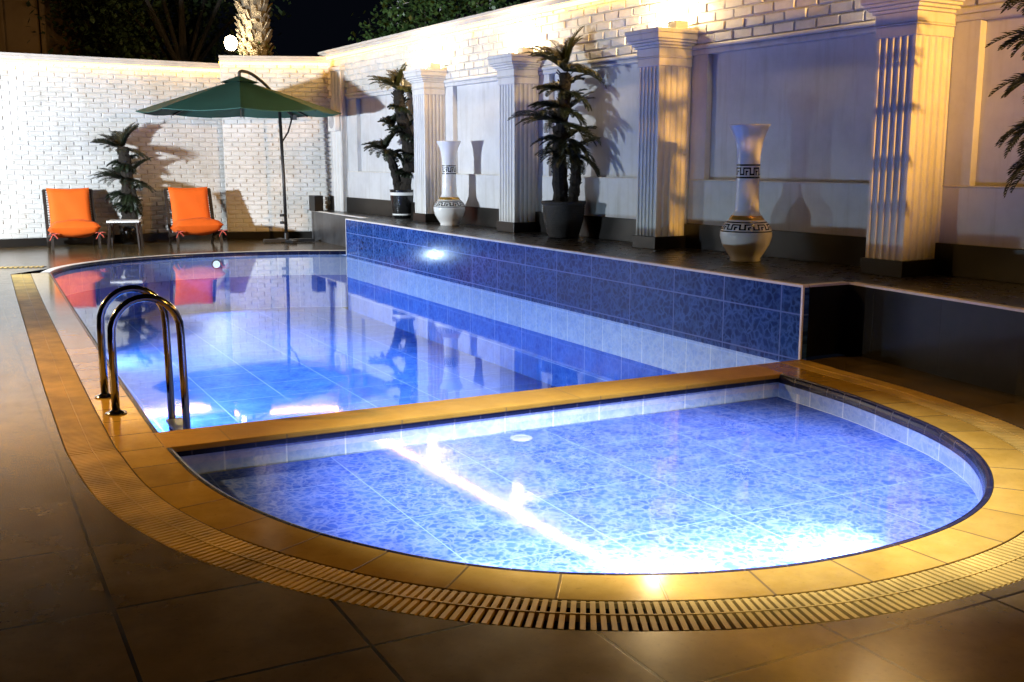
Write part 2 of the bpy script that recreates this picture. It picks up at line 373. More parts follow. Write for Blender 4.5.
# coping stub that joins the bar to the blue wall, and the dark strip behind the grate on the right
mb = MB(); mb.face([(.0, -.34, -.003), (.0, .46, -.003), (barA+.1, .3, -.003), (barA+.1, -.34, -.003)][::-1]); struct(mb.build('pool_coping', M['bar'], **POOL))

# ------------------------------------------------------------------ terrace and its fronts
TZ = .5
front = [(-7, -.12), (-1.39, -.28), (.10, -.43), (.12, -.03), (9.62, -.03), (9.66, -.33), (12.3, -.33), (12.75, -.35), (12.8, -2.2), (-7, -2.2)]
mb = MB(); fr = [(p[0], p[1]) for p in front]
mb.face([(x, y, TZ) for x, y in fr][::-1], [(x, y) for x, y in fr][::-1])
struct(mb.build('terrace_floor', M['terrace'], **POOL))
bw = thing('pool_wall', 'blue mosaic tiled wall rising from the water under the terrace edge', 'wall', uv(4.8, 0), RZ)
mb = MB(); x0, x1 = .10-4.8, 9.65-4.8
def wq(mb, x0, x1, y, z0, z1, xo=0):              # a wall face looking towards +y
    mb.face([(x1, y, z0), (x0, y, z0), (x0, y, z1), (x1, y, z1)], [(x1+xo, z0), (x0+xo, z0), (x0+xo, z1), (x1+xo, z1)])
mb.box(x0, x1, -.06, 0, ZB+.3, TZ-.012)
o = mb.build('tile_face', M['wall_blue'], bw)
me = o.data; ul = me.uv_layers[0]
for p in me.polygons:
    for li in p.loop_indices:
        c = me.vertices[me.loops[li].vertex_index].co; ul.data[li].uv = (c.x+4.8-.31+6.3, c.z-.298+3.15)
mb = MB(); mb.box(x0, x1, -.055, -.003, ZB, ZW-.01); mb.build('pale_tile_row', M['band_blue'], bw)
mb = MB(); mb.box(x0, x1, -.055, -.005, ZM, ZB); mb.build('lower_tiles', M['floor_blue'], bw)
mb = MB(); mb.box(x0-.004, x1+.004, -.05, .004, TZ-.012, TZ+.004); mb.box(x0-.006, x0+.012, -.01, .004, -.02, TZ-.012); mb.box(x1-.01, x1+.006, -.01, .004, -.04, TZ-.012); mb.build('edge_trim', M['trim'], bw)
def frontwall(name, label, mat, a, b, za, zb, trim):
    A, Bv = uv(*a), uv(*b); d = Bv-A; L = d.length; o = thing(name, label, 'wall', A, math.atan2(d.y, d.x))
    mb = MB(); mb.box(0, L, -.08, 0, za, zb-.012); mb.build('tile_face', mat, o)
    mb = MB(); mb.box(0, L, -.06, .004, zb-.012, zb+.003); mb.build('edge_trim', trim, o); return o
# ordered so that local +y looks away from the terrace
frontwall('terrace_wall', 'black granite terrace front at the right of the pool', M['granite'], (-7, .12), (-1.39, .28), 0, TZ, M['trim'])
o = frontwall('terrace_wall', 'black granite terrace front joining the end of the blue tiled wall', M['granite'], (-1.39, .28), (.10, .43), 0, TZ, M['trim'])
frontwall('terrace_wall', 'short black granite return beside the corner of the blue tiled wall', M['granite'], (.10, .43), (.10, .065), 0, TZ, M['trim'])
frontwall('terrace_wall', 'grey slate terrace front beyond the far end of the blue wall', M['slate'], (9.66, .33), (12.4, .33), 0, TZ, M['trim'])

# ------------------------------------------------------------------ walls
def bricks(mb, x0, x1, z0, z1, bw_, bh, y=0, dep=.022, jit=.006, g=.010, r=rnd):
    row = 0; z = z0
    while z < z1-.02:
        zt = min(z+bh, z1); x = x0 - (bw_*.5 if row % 2 else 0) - r.random()*.02
        while x < x1-.005:
            a, b = max(x, x0), min(x+bw_, x1)
            if b-a > .03:
                dd = dep + r.uniform(-jit, jit); i = .008
                q = [(a+g/2, y, z+g/2), (b-g/2, y, z+g/2), (b-g/2, y, zt-g/2), (a+g/2, y, zt-g/2)]
                f = [(a+g/2+i+r.uniform(0, .006), y+dd+r.uniform(-.004, .004), z+g/2+i), (b-g/2-i-r.uniform(0, .006), y+dd+r.uniform(-.004, .004), z+g/2+i), (b-g/2-i, y+dd+r.uniform(-.004, .004), zt-g/2-i), (a+g/2+i, y+dd+r.uniform(-.004, .004), zt-g/2-i)]
                k = len(mb.v); mb.v += [Vector(p) for p in q+f]
                for fa in ((4,7,6,5), (0,4,5,1), (1,5,6,2), (2,6,7,3), (3,7,4,0)): mb.f.append(tuple(k+t for t in fa)); mb.u.append(None)
            x += bw_
        z += bh; row += 1
def cornice(mb, x0, x1, z):
    for y0, y1, a, b in ((-.18, .085, z-.075, z-.02), (-.18, .11, z-.02, z+.02), (-.18, .05, z-.11, z-.076)): mb.box(x0, x1, y0, y1, a, b)
def brickwall(name, label, A, C, h, x0=0):
    A, C = Vector(A), Vector(C); d = C-A; L = d.length; o = thing(name, label, 'wall', A, math.atan2(d.y, d.x))
    # local +y must look at the yard: A is the right end as seen from the pool
    mb = MB(); mb.box(0, L, -.2, 0, 0, h-.1); mb.build('mortar', M['mortar'], o)
    mb = MB(); bricks(mb, 0, L, .13, h-.11, .225, .076); mb.build('bricks', M['brick'], o)
    mb = MB(); mb.box(0, L, 0, .035, 0, .13); mb.build('skirting', M['base'], o, bevel=.004)
    mb = MB(); cornice(mb, -.0, L, h); mb.build('cornice', M['cap'], o, bevel=.006)
    mb = MB(); mb.box(0, L, .052, .064, h-.125, h-.0775); mb.build('light_strip', M['led'], o)
    return o
cr = wl(12.5, -.03)
brickwall('brick_wall', 'white painted brick wall behind the orange loungers', (-4.70, 18.85, 0), (-13.0, 13.15, 0), 2.95)
brickwall('brick_wall', 'white painted brick wall section behind the green parasol', (cr.x, cr.y, 0), (-4.90, 18.30, 0), 3.05)

gw = thing('garden_wall', 'long white wall with brick top and recessed panels behind the terrace', 'wall', W0, RW)
S0, S1 = -6.0, 12.7; WH = 3.14
mb = MB(); mb.box(S0, S1, -.30, -.075, 0, WH-.1); mb.build('core', M['plaster'], gw)
cols_s = [(.19, .34, .40), (3.08, .31, .39), (5.82, .36, .33), (8.22, .34, .31)]
mb = MB(); mb.box(S0, S1, -.075, 0, TZ, 1.155); mb.build('dado', M['plaster'], gw, bevel=.005)
mb = MB(); mb.box(S0, S1, 0, .03, TZ, .74); mb.build('skirting', M['base'], gw, bevel=.004)
mb = MB()
for s_, w_, d_ in cols_s: mb.box(s_-.22, s_+w_+.17, -.075, -.006, 1.155, 2.33)
mb.box(11.35, S1, -.075, -.006, 1.155, 2.33)
mb.build('stile', M['plaster'], gw, bevel=.006)
mb = MB(); mb.box(S0, S1, -.075, .012, 2.33, 2.38); mb.box(S0, S1, -.075, .028, 2.38, 2.42); mb.build('moulding', M['plaster'], gw, bevel=.012)
mb = MB(); mb.box(S0, S1, -.075, 0, 2.42, WH-.1); mb.build('mortar', M['mortar'], gw)
mb = MB(); bricks(mb, S0, S1, 2.422, WH-.11, .25, .093, 0, .020, .007, .011); mb.build('bricks', M['brick'], gw)
mb = MB(); cornice(mb, S0, S1, WH); mb.build('cornice', M['cap'], gw, bevel=.006)
mb = MB(); mb.box(S0, S1, .052, .064, WH-.125, WH-.0775); mb.build('light_strip', M['led'], gw)
mb = MB(); mb.box(S0, S1, -.074, .008, 1.155, 1.166); mb.build('sill', M['trim'], gw, bevel=.003)

# ------------------------------------------------------------------ fluted pilasters and the lamps on top
labels = ['white fluted pilaster nearest the camera, right of the second vase and beside the palm fronds', 'white fluted pilaster between the big potted palm and the gold banded vase', 'white fluted pilaster half hidden behind the big dark potted palm', 'white fluted pilaster between the striped pot palm and the far vase']
def fluted(mb, x0, x1, d, z0, z1, n):
    """plan outline with half-round flutes on the pool face and both ends, extruded"""
    pts = []
    def side(a, b, nrm, n):
        a, b, nrm = Vector(a), Vector(b), Vector(nrm); L = (b-a).length; e = .018; fw = (L-2*e)/n; out = [a]
        for k in range(n):
            c = e+k*fw
            for t in (0.08, .2, .5, .8, .92): out.append(a+(b-a)/L*(c+fw*t) - nrm*(.0 if t in (.08, .92) else .013 if t != .5 else .019))
        out.append(b); return out
    pts += side((x0, 0), (x0, d), (-1, 0), n) + side((x0, d), (x1, d), (0, 1), n)[1:] + side((x1, d), (x1, 0), (1, 0), n)[1:]
    lo = [(p.x, p.y, z0) for p in pts]; hi = [(p.x, p.y, z1) for p in pts]
    for k in range(len(pts)-1): mb.face([lo[k+1], lo[k], hi[k], hi[k+1]])
for k, (s_, w_, d_) in enumerate(reversed(cols_s)):
    lab = [labels[3], labels[2], labels[1], labels[0]][k]
    t = thing('pilaster', lab, 'column', wl(s_, 0, TZ), RW, 'fluted pilasters along the garden wall')
    mb = MB(); mb.box(-.022, w_+.022, .0, d_+.022, 0, .12); mb.build('plinth', M['base'], t, bevel=.004)
    mb = MB(); fluted(mb, 0, w_, d_, .12, 1.74, 5); mb.build('shaft', M['plaster_col'], t)
    mb = MB(); e = .0
    for e, a, b in ((.012, 1.725, 1.80), (.022, 1.801, 1.815), (.018, 1.816, 1.89), (.035, 1.891, 1.915), (.055, 1.916, 1.94), (.08, 1.941, 1.965), (.095, 1.966, 2.02), (.105, 2.021, 2.06)): mb.box(-e, w_+e, 0, d_+e, a, b)
    mb.build('capital', M['plaster_col'], t, bevel=.006)
    L = thing('wall_lamp', ['lit wall lamp on the pilaster above the far vase', 'lit wall lamp on the pilaster behind the big palm', 'lit wall lamp on the pilaster left of the second vase', 'lit wall lamp on the pilaster nearest the camera'][k], 'lamp', wl(s_+w_*.5, .0, TZ+2.06), RW, 'lamps on top of the pilasters')
    mb = MB(); mb.box(-.15, -.02, .05, .2, 0, .09); mb.build('housing', M['plaster_col'], L, bevel=.006)
    mb = MB(); mb.lathe([(.02, 0), (.05, .03), (.055, .06), (.04, .10), (.0, .115)], 16, (.06, .12, .0)); mb.build('bulb', M['bulb'], L, smooth=True)
    lamp('wall_lamp_light', 'POINT', wl(s_+w_*.5+.06, .14, TZ+2.06+.19), 95 if k < 3 else 30, (1, .72, .36), shadow_soft_size=.05)
# flat corner pilaster with the round speaker
t = thing('corner_pilaster', 'slim white pilaster in the corner under the round wall speaker', 'column', wl(11.75, 0, TZ), RW)
mb = MB(); fluted(mb, 0, .42, .10, 0, 2.3, 3); mb.build('shaft', M['plaster_col'], t)
mb = MB(); mb.box(-.02, .44, 0, .12, 2.3, 2.36); mb.build('capital', M['plaster_col'], t, bevel=.006)
t = thing('wall_speaker', 'white square wall speaker with round grey grille in the back corner', 'speaker', wl(11.95, .102, 1.98), RW)
mb = MB(); mb.box(-.16, .16, 0, .09, -.16, .16); mb.build('housing', M['white'], t, bevel=.012)
mb = MB(); mb.lathe([(.115, 0), (.115, .006), (.09, .012)], 28); o = mb.build('grille', M['grey'], t); o.rotation_euler = (R(-90), 0, 0); o.location = (0, .09, 0)
mb = MB(); mb.box(0, .32, 0, .15, 0, .26); o = mb.build('tile_block', M['granite'], bevel=.004, loc=uv(12.0, .42, TZ), rz=RZ); tag(o, 'small dark tile block at the far corner of the terrace edge', 'block')

# ------------------------------------------------------------------ vases
KEY = ["11111111", "00000000", "01111110", "01000010", "01011010", "01010010", "11010011", "00000000", "11111111"]
def interp(prof, z):
    for (r0, z0), (r1, z1) in zip(prof, prof[1:]):
        if z0 <= z <= z1: return r0+(r1-r0)*(z-z0)/(z1-z0)
    return prof[-1][0]
def keyband(name, prof, z0, z1, n, parent, gold=False):
    mb = MB(); back = MB(); rows = len(KEY); N = n*8
    for i in range(rows):
        za, zb = z1-(z1-z0)*(i+1)/rows, z1-(z1-z0)*i/rows
        for j in range(N):
            if KEY[i][j % 8] == '1':
                a, b = 2*math.pi*j/N, 2*math.pi*(j+1)/N; ra, rb = interp(prof, za)+.0022, interp(prof, zb)+.0022
                mb.face([(ra*math.cos(a), ra*math.sin(a), za), (ra*math.cos(b), ra*math.sin(b), za), (rb*math.cos(b), rb*math.sin(b), zb), (rb*math.cos(a), rb*math.sin(a), zb)])
    return mb.build(name, M['ink'], parent)
PV = [(.125, 0), (.135, .012), (.13, .03), (.165, .08), (.205, .15), (.225, .22), (.224, .26), (.205, .31), (.175, .345), (.148, .37), (.135, .385), (.128, .40), (.112, .42), (.105, .45), (.1, .6), (.098, .8), (.10, .92), (.115, 1.02), (.14, 1.10), (.172, 1.165), (.176, 1.175), (.168, 1.178), (.13, 1.09), (.10, .98)]
def vase(label, loc, k=1.0, gold=False):
    t = thing('floor_vase', label, 'vase', loc, R(20), 'tall white floor vases on the terrace'); t.scale = (k, k, k)
    mb = MB(); mb.lathe(PV, 48); mb.build('body', M['porcelain'], t, smooth=True)
    keyband('key_band', PV[:20], .72, .84, 7, t); keyband('key_band', PV[:20], .262, .35, 11, t)
    mb = MB(); mb.lathe([(.153, .352), (.155, .366), (.14, .386), (.131, .400), (.12, .402)], 48); mb.build('gold_collar', M['gold'], t, smooth=True)
    return t
vase('tall white vase with black key pattern, nearer the camera between two pilasters', uv(1.71, .84, TZ), .97)
vase('tall white vase with key pattern, farther away between the striped pot and big palm', uv(7.45, .68, TZ), .93)

# ------------------------------------------------------------------ palms
def frond(mb, p0, az, el, L, droop, r, wid=.085, n=26):
    pts = []; p = Vector(p0); e = el
    for k in range(n+1):
        pts.append(p.copy()); d = Vector((math.cos(az)*math.cos(e), math.sin(az)*math.cos(e), math.sin(e))); p = p + d*L/n; e -= droop/n*(.4+1.4*k/n)
    mb.tube(pts[::4] + ([pts[-1]] if n % 4 else []), [.008*(1-.8*i/(n/4)) for i in range(len(pts[::4]) + (1 if n % 4 else 0))], 4, False)
    for k in range(2, n+1):
        d = (pts[k]-pts[k-1]).normalized(); side = d.cross(Vector((0, 0, 1)))
        if side.length < .05: side = Vector((math.sin(az), -math.cos(az), 0))
        side.normalize(); up = side.cross(d); t = k/n; ll = wid*(1.25*math.sin(math.pi*min(1, .12+.86*t))**.6)*r.uniform(.85, 1.1)
        for sg in (-1, 1):
            q = pts[k]; dirv = (side*sg*.80 + d*.75 + up*(.30+r.uniform(-.15, .15))).normalized(); tip = q+dirv*ll - Vector((0, 0, ll*.06))
            w = d*.0078; mid = q+dirv*ll*.55+up*.004
            mb.face([q-w*.6, mid-w, tip, mid+w]); mb.face([q-w*.6, mid+w, q+w*.6])
def crown(parent, c, nf, L, r, mat, droop=.95, wid=.085, el=(-.1, 1.25)):
    mb = MB()
    nf = int(nf*1.15); wid *= .72; el = (el[0], el[1]+.15)
    for k in range(nf):
        e = el[0]+(el[1]-el[0])*((k*.618) % 1)
        frond(mb, c, 2*math.pi*k*.382*1.0+r.uniform(-.2, .2), e, L*r.uniform(.82, 1.1), droop*r.uniform(.7, 1.25), r, wid)
    return mb.build('crown', mat, parent)
def stem(parent, pts, r0, r1, r):
    P = [Vector((p.x, p.y, p.z)) for p in catmull3(pts, 6)]; n = len(P)
    mb = MB(); mb.tube(P, [(r0+(r1-r0)*k/(n-1))*(1.12 if k % 2 else .9) for k in range(n)], 10)
    for k in range(n*4):                           # fibres and old leaf stubs
        i = r.randrange(n-1); p = P[i].lerp(P[i+1], r.random()); a = r.uniform(0, 6.28); rr = r0+(r1-r0)*i/n; d = Vector((math.cos(a), math.sin(a), .9))
        mb.bar(p+Vector((math.cos(a), math.sin(a), 0))*rr*.8, p+Vector((math.cos(a), math.sin(a), 0))*rr*.8+d*r.uniform(.02, .05), .016, .008)
    return mb.build('stem', M['trunk'], parent)
def catmull3(pts, n):
    out = []; P = [Vector(p) for p in pts]
    for i in range(len(P)-1):
        p0, p1, p2, p3 = P[max(i-1, 0)], P[i], P[i+1], P[min(i+2, len(P)-1)]
        for k in range(n):
            t = k/n; out.append(.5*((2*p1)+(p2-p0)*t+(2*p0-5*p1+4*p2-p3)*t*t+(3*p1-p0-3*p2+p3)*t**3))
    out.append(P[-1]); return out
def palm(label, loc, pot, stems, crowns, seed):
    r = random.Random(seed); t = thing('potted_palm', label, 'potted palm', loc, 0, 'potted palms')
    pot(t)
    for pts, a, b in stems: stem(t, pts, a, b, r)
    for c, nf, L, mat, kw in crowns: crown(t, c, nf, L, r, M[mat], **kw)
    return t
def pot_wicker(t):
    mb = MB(); pf = [(.15, 0), (.165, .01)]
    for k in range(14): pf += [(.17+.062*math.sin(min(1, k/11)*1.5)+.004, .02+k*.025), (.17+.062*math.sin(min(1, k/11)*1.5)-.004, .0325+k*.025)]
    pf += [(.245, .375), (.25, .39), (.245, .405), (.222, .405), (.215, .36)]
    mb.lathe(pf, 40); mb.build('pot', M['wicker'], t, smooth=True)
    mb = MB(); mb.lathe([(.214, .355), (.2, .365)], 24); mb.build('soil', M['soil'], t)
def pot_striped(t):
    mb = MB(); mb.lathe([(.13, 0), (.155, .02), (.17, .1), (.185, .25), (.195, .40), (.2, .42), (.17, .42), (.16, .37)], 36); p = mb.build('pot', M['blackpot'], t, smooth=True)
    for z, a, b in ((.335, .1935, .1965), (.045, .161, .167)):
        mb = MB(); mb.lathe([(a-.01, z), (a, z+.001), (b, z+.045), (b-.01, z+.046)], 36); mb.build('white_band', M['porcelain'], p)
    mb = MB(); mb.lathe([(.165, .36), (.15, .375)], 24); mb.build('soil', M['soil'], t)
def pot_plain(t):
    mb = MB(); mb.lathe([(.12, 0), (.15, .2), (.16, .3), (.14, .3), (.13, .27)], 28); mb.build('pot', M['blackpot'], t, smooth=True)
    mb = MB(); mb.lathe([(.135, .26), (.12, .27)], 20); mb.build('soil', M['soil'], t)
A_, B_ = 'leafA', 'leafB'
palm('big dark potted palm in a round wicker pot, tiers of drooping fronds, mid terrace', uv(4.80, .86, TZ), pot_wicker,
     [([(-.04, 0, .36), (-.06, 0, .9), (.0, 0, 1.45), (.0, 0, 1.78)], .075, .06), ([(.09, -.04, .36), (.13, -.04, .7), (.10, 0, 1.0)], .065, .055), ([(.0, .05, .36), (-.02, .08, .8), (-.08, .05, 1.22)], .06, .05)],
     [((0, 0, 1.80), 30, .50, B_, dict(el=(.0, 1.4), wid=.10)), ((.0, 0, 1.58), 20, .34, A_, dict(el=(-.3, .9), wid=.10)), ((-.03, 0, 1.40), 20, .36, A_, dict(el=(-.3, .9), wid=.10)), ((-.06, 0, 1.24), 30, .55, A_, dict(el=(-.2, .9), wid=.10)), ((.04, 0, 1.08), 22, .40, A_, dict(el=(-.5, .6), wid=.10)), ((.10, -.02, .92), 24, .44, A_, dict(el=(-.4, .7), wid=.10))], 3)
palm('potted palm in a black pot with white bands at the far end of the terrace', uv(9.42, .82, TZ), pot_striped,
     [([(.03, 0, .36), (.1, 0, .9), (.0, 0, 1.5), (-.05, 0, 1.85)], .10, .08), ([(-.05, 0, .36), (-.12, 0, .7), (-.22, -.03, 1.0)], .07, .06), ([(.08, .02, .36), (.15, .02, .8), (.16, 0, 1.1)], .07, .06)],
     [((-.06, 0, 1.86), 28, .46, B_, dict(el=(-.1, 1.4), wid=.11)), ((-.02, 0, 1.6), 14, .22, A_, dict(el=(-.3, 1.0), wid=.10)), ((-.24, -.03, 1.0), 24, .38, A_, dict(el=(-.4, 1.2), wid=.11)), ((.04, 0, 1.22), 22, .28, A_, dict(el=(-.3, 1.2), wid=.10)), ((.14, 0, .92), 20, .28, A_, dict(el=(-.3, 1.1), wid=.10)), ((-.13, 0, 1.32), 18, .26, A_, dict(el=(.0, 1.4), wid=.10)), ((.06, 0, .66), 14, .22, A_, dict(el=(-.3, 1.0), wid=.09))], 5)
palm('palm between the two orange loungers with shaggy fronds against the brick wall', (-6.24, 17.34, 0), pot_plain,
     [([(0, 0, .26), (.0, 0, .6), (.02, 0, 1.1), (-.03, 0, 1.55)], .11, .09), ([(.06, 0, .26), (.1, 0, .6), (.08, 0, .9)], .07, .06)],
     [((-.04, 0, 1.52), 36, .52, A_, dict(el=(-.1, 1.2), wid=.12, droop=.7)), ((-.02, 0, 1.30), 18, .26, A_, dict(el=(-.4, .8), wid=.10)), ((-.0, 0, 1.04), 34, .54, A_, dict(el=(-.15, .9), wid=.12, droop=.7)), ((.0, 0, .82), 22, .38, A_, dict(el=(-.5, .6), wid=.11)), ((.02, 0, .62), 16, .26, A_, dict(el=(-.4, .8), wid=.10))], 8)
palm('palm at the right edge of the view with dark fronds reaching in', uv(-1.47, .50, TZ), pot_plain,
     [([(0, 0, .26), (.02, 0, .9), (0, 0, 1.6), (.02, 0, 2.0)], .06, .05)],
     [((0, 0, 2.0), 22, .46, A_, dict(wid=.10)), ((0, 0, 1.78), 22, .45, A_, dict(el=(-.4, .4), wid=.10)), ((0, 0, 1.55), 24, .48, A_, dict(el=(-.4, .5), wid=.10)), ((0, 0, 1.35), 20, .46, A_, dict(el=(-.5, .3), wid=.10)), ((0, 0, 1.12), 24, .47, A_, dict(el=(-.7, .2), wid=.10)), ((0, 0, .95), 18, .44, A_, dict(el=(-.9, .0), wid=.10))], 11)

# ------------------------------------------------------------------ loungers, side table
def pillow(mb, c, ex, ey, ez, n=12, p=3.2):
    c, ex, ey, ez = Vector(c), Vector(ex), Vector(ey), Vector(ez); g = {}
    def pt(i, j, s_):
        x, y = 2*i/n-1, 2*j/n-1
        h = (max(0, 1-abs(x)**p)*max(0, 1-abs(y)**p))**.45
        k = 1-.05*(1-abs(x)**2)*(abs(y)**4)-.0; k2 = 1-.05*(1-abs(y)**2)*(abs(x)**4)
        return c+ex*x*k2+ey*y*k+ez*h*s_*(1+.06*math.sin(5*x+3*y))
    for s_ in (1, -1):
        base = len(mb.v)
        for j in range(n+1):
            for i in range(n+1): mb.v.append(pt(i, j, s_))
        for j in range(n):
            for i in range(n):
                a = base+j*(n+1)+i; q = (a, a+1, a+n+2, a+n+1); mb.f.append(q if s_ > 0 else q[::-1]); mb.u.append(None)
def lounger(label, loc, rz):
    t = thing('lounger', label, 'lounge chair', loc, rz, 'orange cushioned lounge chairs')
    W = .35; bk0, bk1 = Vector((0, .0, .20)), Vector((0, .27, .88)); bd = (bk1-bk0).normalized(); bnorm = Vector((0, -bd.z, bd.y))
    for sx in (-1, 1):
        mb = MB(); X = Vector((sx*W, 0, 0)); mb.bar(X+bk0-bd*.12, X+bk1, .03, .05, (1, 0, 0)); mb.build('back_rail', M['darkwood'], t, bevel=.005)
        mb = MB(); mb.bar(X+Vector((0, .10, .14)), X+Vector((0, -.60, .23)), .03, .05); mb.build('seat_rail', M['darkwood'], t, bevel=.005)
        for a, b in (((0, -.50, .22), (0, -.54, 0)), ((0, -.02, .16), (0, .16, 0))):
            mb = MB(); mb.bar(X*.96+Vector(a), X*.96+Vector(b), .035, .035); mb.build('leg', M['darkwood'], t)
    mb = MB()
    for k in range(17): p = bk0+bd*(.06+.66*k/16)-bnorm*-.03; mb.bar(p+Vector((-W-.012, .02, 0)), p+Vector((W+.012, .02, 0)), .022, .012)
    mb.build('back_slats', M['darkwood'], t)
    mb = MB(); mb.bar(bk1+Vector((-W-.015, 0, 0)), bk1+Vector((W+.015, 0, 0)), .045, .03); mb.build('top_rail', M['darkwood'], t, bevel=.005)
    mb = MB()
    for k in range(9): y = .05-.62*k/8; mb.bar((-W, y, .165+.1*k/9), (W, y, .165+.1*k/9), .04, .014)
    mb.build('seat_slats', M['darkwood'], t)
    mb = MB(); c = bk0+bd*.40+bnorm*.065; pillow(mb, c, (W-.035, 0, 0), bd*.345, bnorm*.06, 14, 5); mb.build('back_cushion', M['orange'], t, smooth=True)
    sd = Vector((0, -1, .10)).normalized(); sn = Vector((0, .10, 1)).normalized()
    mb = MB(); pillow(mb, Vector((0, -.30, .30)), (W+.01, 0, 0), sd*.37, sn*.135, 14, 3.2); mb.build('seat_cushion', M['orange'], t, smooth=True)
    for sx in (-1, 1):
        mb = MB()
        for a, b in (((.06, -.02, -.07), (.0, 0, 0)), ((-.05, -.02, -.09), (0, 0, 0)), ((.09, .0, .0), (0, 0, 0)), ((-.06, -.01, .0), (0, 0, 0))):
            o = Vector((sx*(W-.02), -.63, .245)); mb.tube([o, o+Vector(a)*.6+Vector((0, -.015, .01)), o+Vector(a)], .006, 5)
        mb.build('tie', M['tie'], t)
    return t
lounger('left lounge chair with orange cushions, close to the left edge', (-6.93, 16.75, 0), R(28))
lounger('right lounge chair with orange cushions, between the palm and the parasol', (-5.19, 17.28, 0), R(28))
t = thing('side_table', 'small white topped side table between the loungers', 'table', (-6.02, 16.55, 0), R(12))
mb = MB(); mb.box(-.24, .24, -.2, .2, .40, .43); mb.build('table_top', M['white'], t, bevel=.006)
for a in (-1, 1):
    for b in (-1, 1):
        mb = MB(); mb.bar((a*.20, b*.16, .40), (a*.23, b*.18, 0), .03, .03); mb.build('leg', M['darkwood'], t)

# ------------------------------------------------------------------ cantilever parasol
pc = Vector((-4.16, 16.62, 0)); pp = Vector((-3.74, 17.62, 0)); tow = math.atan2(-pc.y, -pc.x)
t = thing('parasol', 'green octagonal cantilever parasol on a dark pole by the back wall', 'parasol', pp)
C = pc-pp; RR = 1.53; zt, ze = 2.56, 2.075
ang = [tow + math.pi/4*k for k in range(8)]
def canopy_pt(a, f, b=None):
    return Vector((C.x+math.cos(a)*RR*f, C.y+math.sin(a)*RR*f, zt+(ze-zt)*(f**1.06)))
mb = MB(); nr = 8
for k in range(8):
    a, b = ang[k], ang[(k+1) % 8]
    for i in range(nr):
        f0, f1 = .10+(.90*i/nr), .10+(.90*(i+1)/nr)
        for j in range(4):
            def q(f, s_):
                p = canopy_pt(a, f).lerp(canopy_pt(b, f), s_); p.z -= .035*f*math.sin(math.pi*s_); return p
            mb.face([q(f0, j/4), q(f1, j/4), q(f1, (j+1)/4), q(f0, (j+1)/4)])
    for j in range(4):                             # short valance hem
        p, p2 = q(1, j/4), q(1, (j+1)/4); mb.face([p2, p, p-Vector((0, 0, .010)), p2-Vector((0, 0, .010))])
o = mb.build('canopy', M['green'], t, smooth=True)
bm = bmesh.new(); bm.from_mesh(o.data); bmesh.ops.remove_doubles(bm, verts=bm.verts, dist=.0005); bm.to_mesh(o.data); bm.free()
es_ = o.modifiers.new('edges', 'EDGE_SPLIT'); es_.split_angle = R(10)
mb = MB()
for k in range(8):
    a, b = ang[k], ang[(k+1) % 8]; p = [Vector((C.x+math.cos(x)*r_, C.y+math.sin(x)*r_, z_)) for x, r_, z_ in ((a, .30, zt-.045), (b, .30, zt-.045), (b, .04, zt+.045), (a, .04, zt+.045))]; mb.face(p)
mb.build('vent_cap', M['green'], t)
for k in range(8):
    mb = MB(); p = canopy_pt(ang[k], .06)-Vector((0, 0, .03)); q_ = canopy_pt(ang[k], .985)-Vector((0, 0, .022)); mb.bar(p, q_, .018, .022); mb.build('rib', M['darkmetal'], t)
mb = MB(); mb.tube([C+Vector((0, 0, zt-.16)), C+Vector((0, 0, zt+.10))], [.035, .025], 12); mb.build('hub', M['darkmetal'], t)
mb = MB(); mb.tube([(0, 0, 0), (-.01, 0, 1.0), (-.04, 0, 2.15)], .027, 12)
for z in (.33, .45): mb.tube([(-.09, -.02, z), (.0, -.02, z)], .022, 8)
mb.build('pole', M['darkmetal'], t, smooth=True)
d = Vector((C.x, C.y, 0)); dn = d.normalized()
arm = catmull3([-dn*.22+Vector((.05, 0, 2.06)), -dn*.02+Vector((0, 0, 2.22)), d*.35+Vector((0, 0, 2.50)), d*.70+Vector((0, 0, 2.66)), d*.93+Vector((0, 0, 2.69)), d*1.0+Vector((0, 0, 2.66))], 6)
mb = MB(); mb.tube(arm, .024, 10); mb.tube([arm[-1], C+Vector((0, 0, zt+.05))], .018, 8); mb.build('arm', M['darkmetal'], t, smooth=True)
mb = MB(); mb.tube([(-.03, 0, 1.62), -dn*.10+Vector((.03, 0, 1.80)), -dn*.20+Vector((.05, 0, 2.05))], .014, 8); p = -dn*.22+Vector((.06, 0, 2.05)); mb.box(p.x-.05, p.x+.05, p.y-.03, p.y+.03, p.z-.05, p.z+.03); mb.build('strut', M['darkmetal'], t)
mb = MB(); mb.bar((-.36, -.10, .035), (.45, .10, .035), .08, .05); mb.bar((-.2, .32, .03), (.2, -.32, .03), .08, .05); mb.tube([(0, 0, .04), (0, 0, .16)], .04, 12); mb.build('base', M['darkmetal'], t, bevel=.005)

# ------------------------------------------------------------------ pool ladder
t = thing('pool_ladder', 'stainless steel pool ladder with two arched handrails', 'ladder', uv(.8, -4.42), RZ)
for x in (-.23, .23):
    P = [(x, .0, .0), (x, 0, .40)] + [(x, -.18+.18*math.cos(a), .43+.19*math.sin(a)) for a in [math.pi*k/14 for k in range(1, 14)]] + [(x, -.36, .40), (x, -.365, 0), (x, -.37, -.75)]
    mb = MB(); mb.tube(P, .0215, 14); h = mb.build('handrail', M['steel'], t, smooth=True)
    mb = MB(); mb.lathe([(.055, .0), (.055, .006), (.03, .014), (.024, .02)], 24, (x, 0, .001)); mb.build('flange', M['steel'], h, smooth=True)
for z in (-.18, -.44, -.68):
    mb = MB(); mb.box(-.23, .23, -.42, -.33, z-.012, z+.012); mb.build('step', M['white'], t, bevel=.004)

